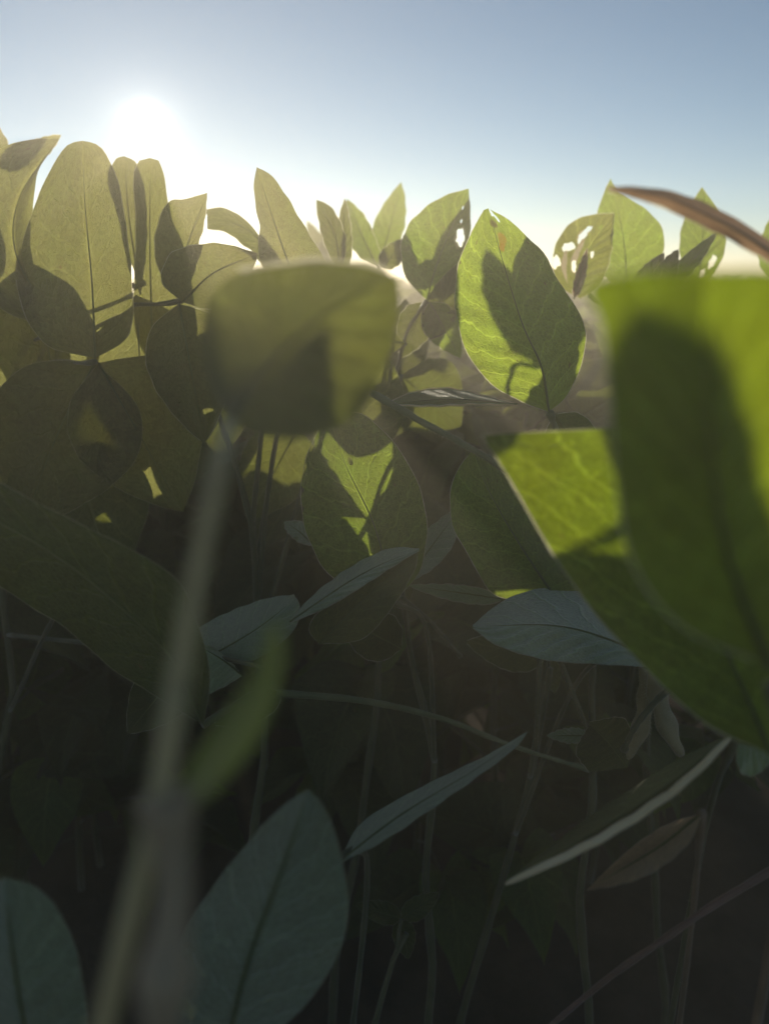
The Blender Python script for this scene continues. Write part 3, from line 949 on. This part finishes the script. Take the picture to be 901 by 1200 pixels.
for i, (x, y, sc) in enumerate(spots):
    o = protos[i] if i < 3 else copy_tree(protos[i % 3])
    o.location = (x, y, 0)
    o.scale = (sc, sc, sc)
    o.rotation_euler = (0, 0, rg.uniform(0, 6.28))

# far canopy: one mass nobody could count
bm = bmesh.new()
uvl = bm.loops.layers.uv.new('leaf')
rf = random.Random(9)
for k in range(16000):
    y = 2.2 + 40 * rf.random() ** 2.2
    x = rf.uniform(-1, 1) * (y * .75 + .4)
    s = rf.uniform(.035, .06) * (1 + y * .05)
    zc = rf.uniform(.42, .615) if y < 6 else rf.uniform(.5, .625)
    a, tl, b = rf.uniform(0, 6.28), rf.uniform(-.9, .9), rf.uniform(-.6, .6)
    M3 = Matrix.Rotation(a, 3, 'Z') @ Matrix.Rotation(tl, 3, 'Y') @ Matrix.Rotation(b, 3, 'X')
    c = Vector((x, y, zc))
    vs = [bm.verts.new(c + M3 @ Vector(p) * s) for p in ((-1, 0, 0), (-.3, -.55, .12), (.4, -.42, .1), (1, 0, -.1), (.4, .42, .1), (-.3, .55, .12))]
    f = bm.faces.new(vs)
    for l, q in zip(f.loops, ((.5, 0), (0, .35), (.1, .7), (.5, 1), (.9, .7), (1, .35))):
        l[uvl].uv = q
far = link_bm('soybean_field', bm, DIM, smooth_=False)
tag(far, 'dense soybean field stretching away behind the front rows', 'crop field', kind='stuff')

# ground
bm = bmesh.new()
bmesh.ops.create_grid(bm, x_segments=150, y_segments=150, size=1)
rs = random.Random(2)
for v in bm.verts:
    r = max(abs(v.co.x), abs(v.co.y))
    k = 400 * r ** 5 + 1.2 * r
    v.co *= k / max(r, 1e-6) if r > 1e-6 else 1
    v.co.z = rs.uniform(-.012, .006) if r < .8 else -.05
gr = link_bm('ground', bm, SOIL)
tag(gr, 'dark bare soil between the soybean rows', kind='structure')

# ================================================================== light
wd = bpy.data.worlds.new("World")
scene.world = wd
wd.use_nodes = True
nt = wd.node_tree
nt.nodes.clear()
wo = nt.nodes.new('ShaderNodeOutputWorld')
bg = nt.nodes.new('ShaderNodeBackground')
sky = nt.nodes.new('ShaderNodeTexSky')
sky.sky_type = 'NISHITA'
sky.sun_disc = False
sky.sun_elevation = SUN_EL
sky.sun_rotation = SUN_AZ
sky.altitude = 4000
sky.air_density = 1.0
sky.dust_density = .35
sky.ozone_density = 1.4
bg.inputs['Strength'].default_value = .093
# the sun's white aureole in the sky
tc = nt.nodes.new('ShaderNodeTexCoord')
dot = nt.nodes.new('ShaderNodeVectorMath')
dot.operation = 'DOT_PRODUCT'
nt.links.new(tc.outputs['Generated'], dot.inputs[0])
dot.inputs[1].default_value = SUN
ang = math_node(nt, 'ARCCOSINE', math_node(nt, 'MINIMUM', dot.outputs['Value'], 1.0))


def lobe(width, amp, power=2.0):
    q = math_node(nt, 'POWER', math_node(nt, 'DIVIDE', ang, math.radians(width)), power)
    return math_node(nt, 'MULTIPLY', math_node(nt, 'EXPONENT', math_node(nt, 'MULTIPLY', q, -1.0)), amp)


aur = math_node(nt, 'ADD', math_node(nt, 'ADD', lobe(.75, 110), lobe(1.2, 8, 1.0)), lobe(7, 1.0, 1.0))
acol = mixcol(nt, 1.0, (1.0, .93, .78), (1, 1, 1), 'MULTIPLY')
sc_ = nt.nodes.new('ShaderNodeVectorMath')
sc_.operation = 'SCALE'
nt.links.new(acol, sc_.inputs[0])
nt.links.new(aur, sc_.inputs['Scale'])
ad = nt.nodes.new('ShaderNodeVectorMath')
ad.operation = 'ADD'
nt.links.new(mixcol(nt, 1.0, sky.outputs[0], (1.06, 1.0, .90), 'MULTIPLY'), ad.inputs[0])
nt.links.new(sc_.outputs[0], ad.inputs[1])
nt.links.new(ad.outputs[0], bg.inputs['Color'])
nt.links.new(bg.outputs[0], wo.inputs['Surface'])

sl = bpy.data.lights.new('sun_lamp', 'SUN')
sl.energy = 5.0
sl.angle = math.radians(.5)
sl.color = (1.0, .88, .70)
so = bpy.data.objects.new('sun_lamp', sl)
COL.objects.link(so)
so.rotation_euler = SUN.to_track_quat('Z', 'Y').to_euler()
so.location = (-2, 5, 3)

# ------------------------------------------------------------------ haze, added to imitate lens veil
m, nt, N, Lk = nodes_of('veil_haze')
out = N.new('ShaderNodeOutputMaterial')
pv = N.new('ShaderNodeVolumePrincipled')
pv.inputs['Color'].default_value = (1.0, .92, .76, 1)
pv.inputs['Density'].default_value = .21
pv.inputs['Anisotropy'].default_value = .55
Lk.new(pv.outputs[0], out.inputs['Volume'])
bm = bmesh.new()
bmesh.ops.create_cube(bm, size=1)
bmesh.ops.scale(bm, verts=bm.verts, vec=(830, 830, 1.80))
bmesh.ops.translate(bm, verts=bm.verts, vec=(0, 0, -.16))
hz = link_bm('haze', bm, m, smooth_=False)
tag(hz, 'thin haze added over the field to imitate lens veil, glowing towards the sun', kind='stuff')

# ------------------------------------------------------------------ render settings
vs = scene.view_settings
vs.view_transform = 'Standard'
vs.look = 'None'
vs.exposure = .25
vs.gamma = 1
vs.use_curve_mapping = False
scene.cycles.use_denoising = True
scene.cycles.max_bounces = 8
scene.cycles.diffuse_bounces = 4
scene.cycles.transmission_bounces = 6
scene.cycles.volume_bounces = 1
scene.cycles.sample_clamp_indirect = 4
scene.cycles.use_adaptive_sampling = False
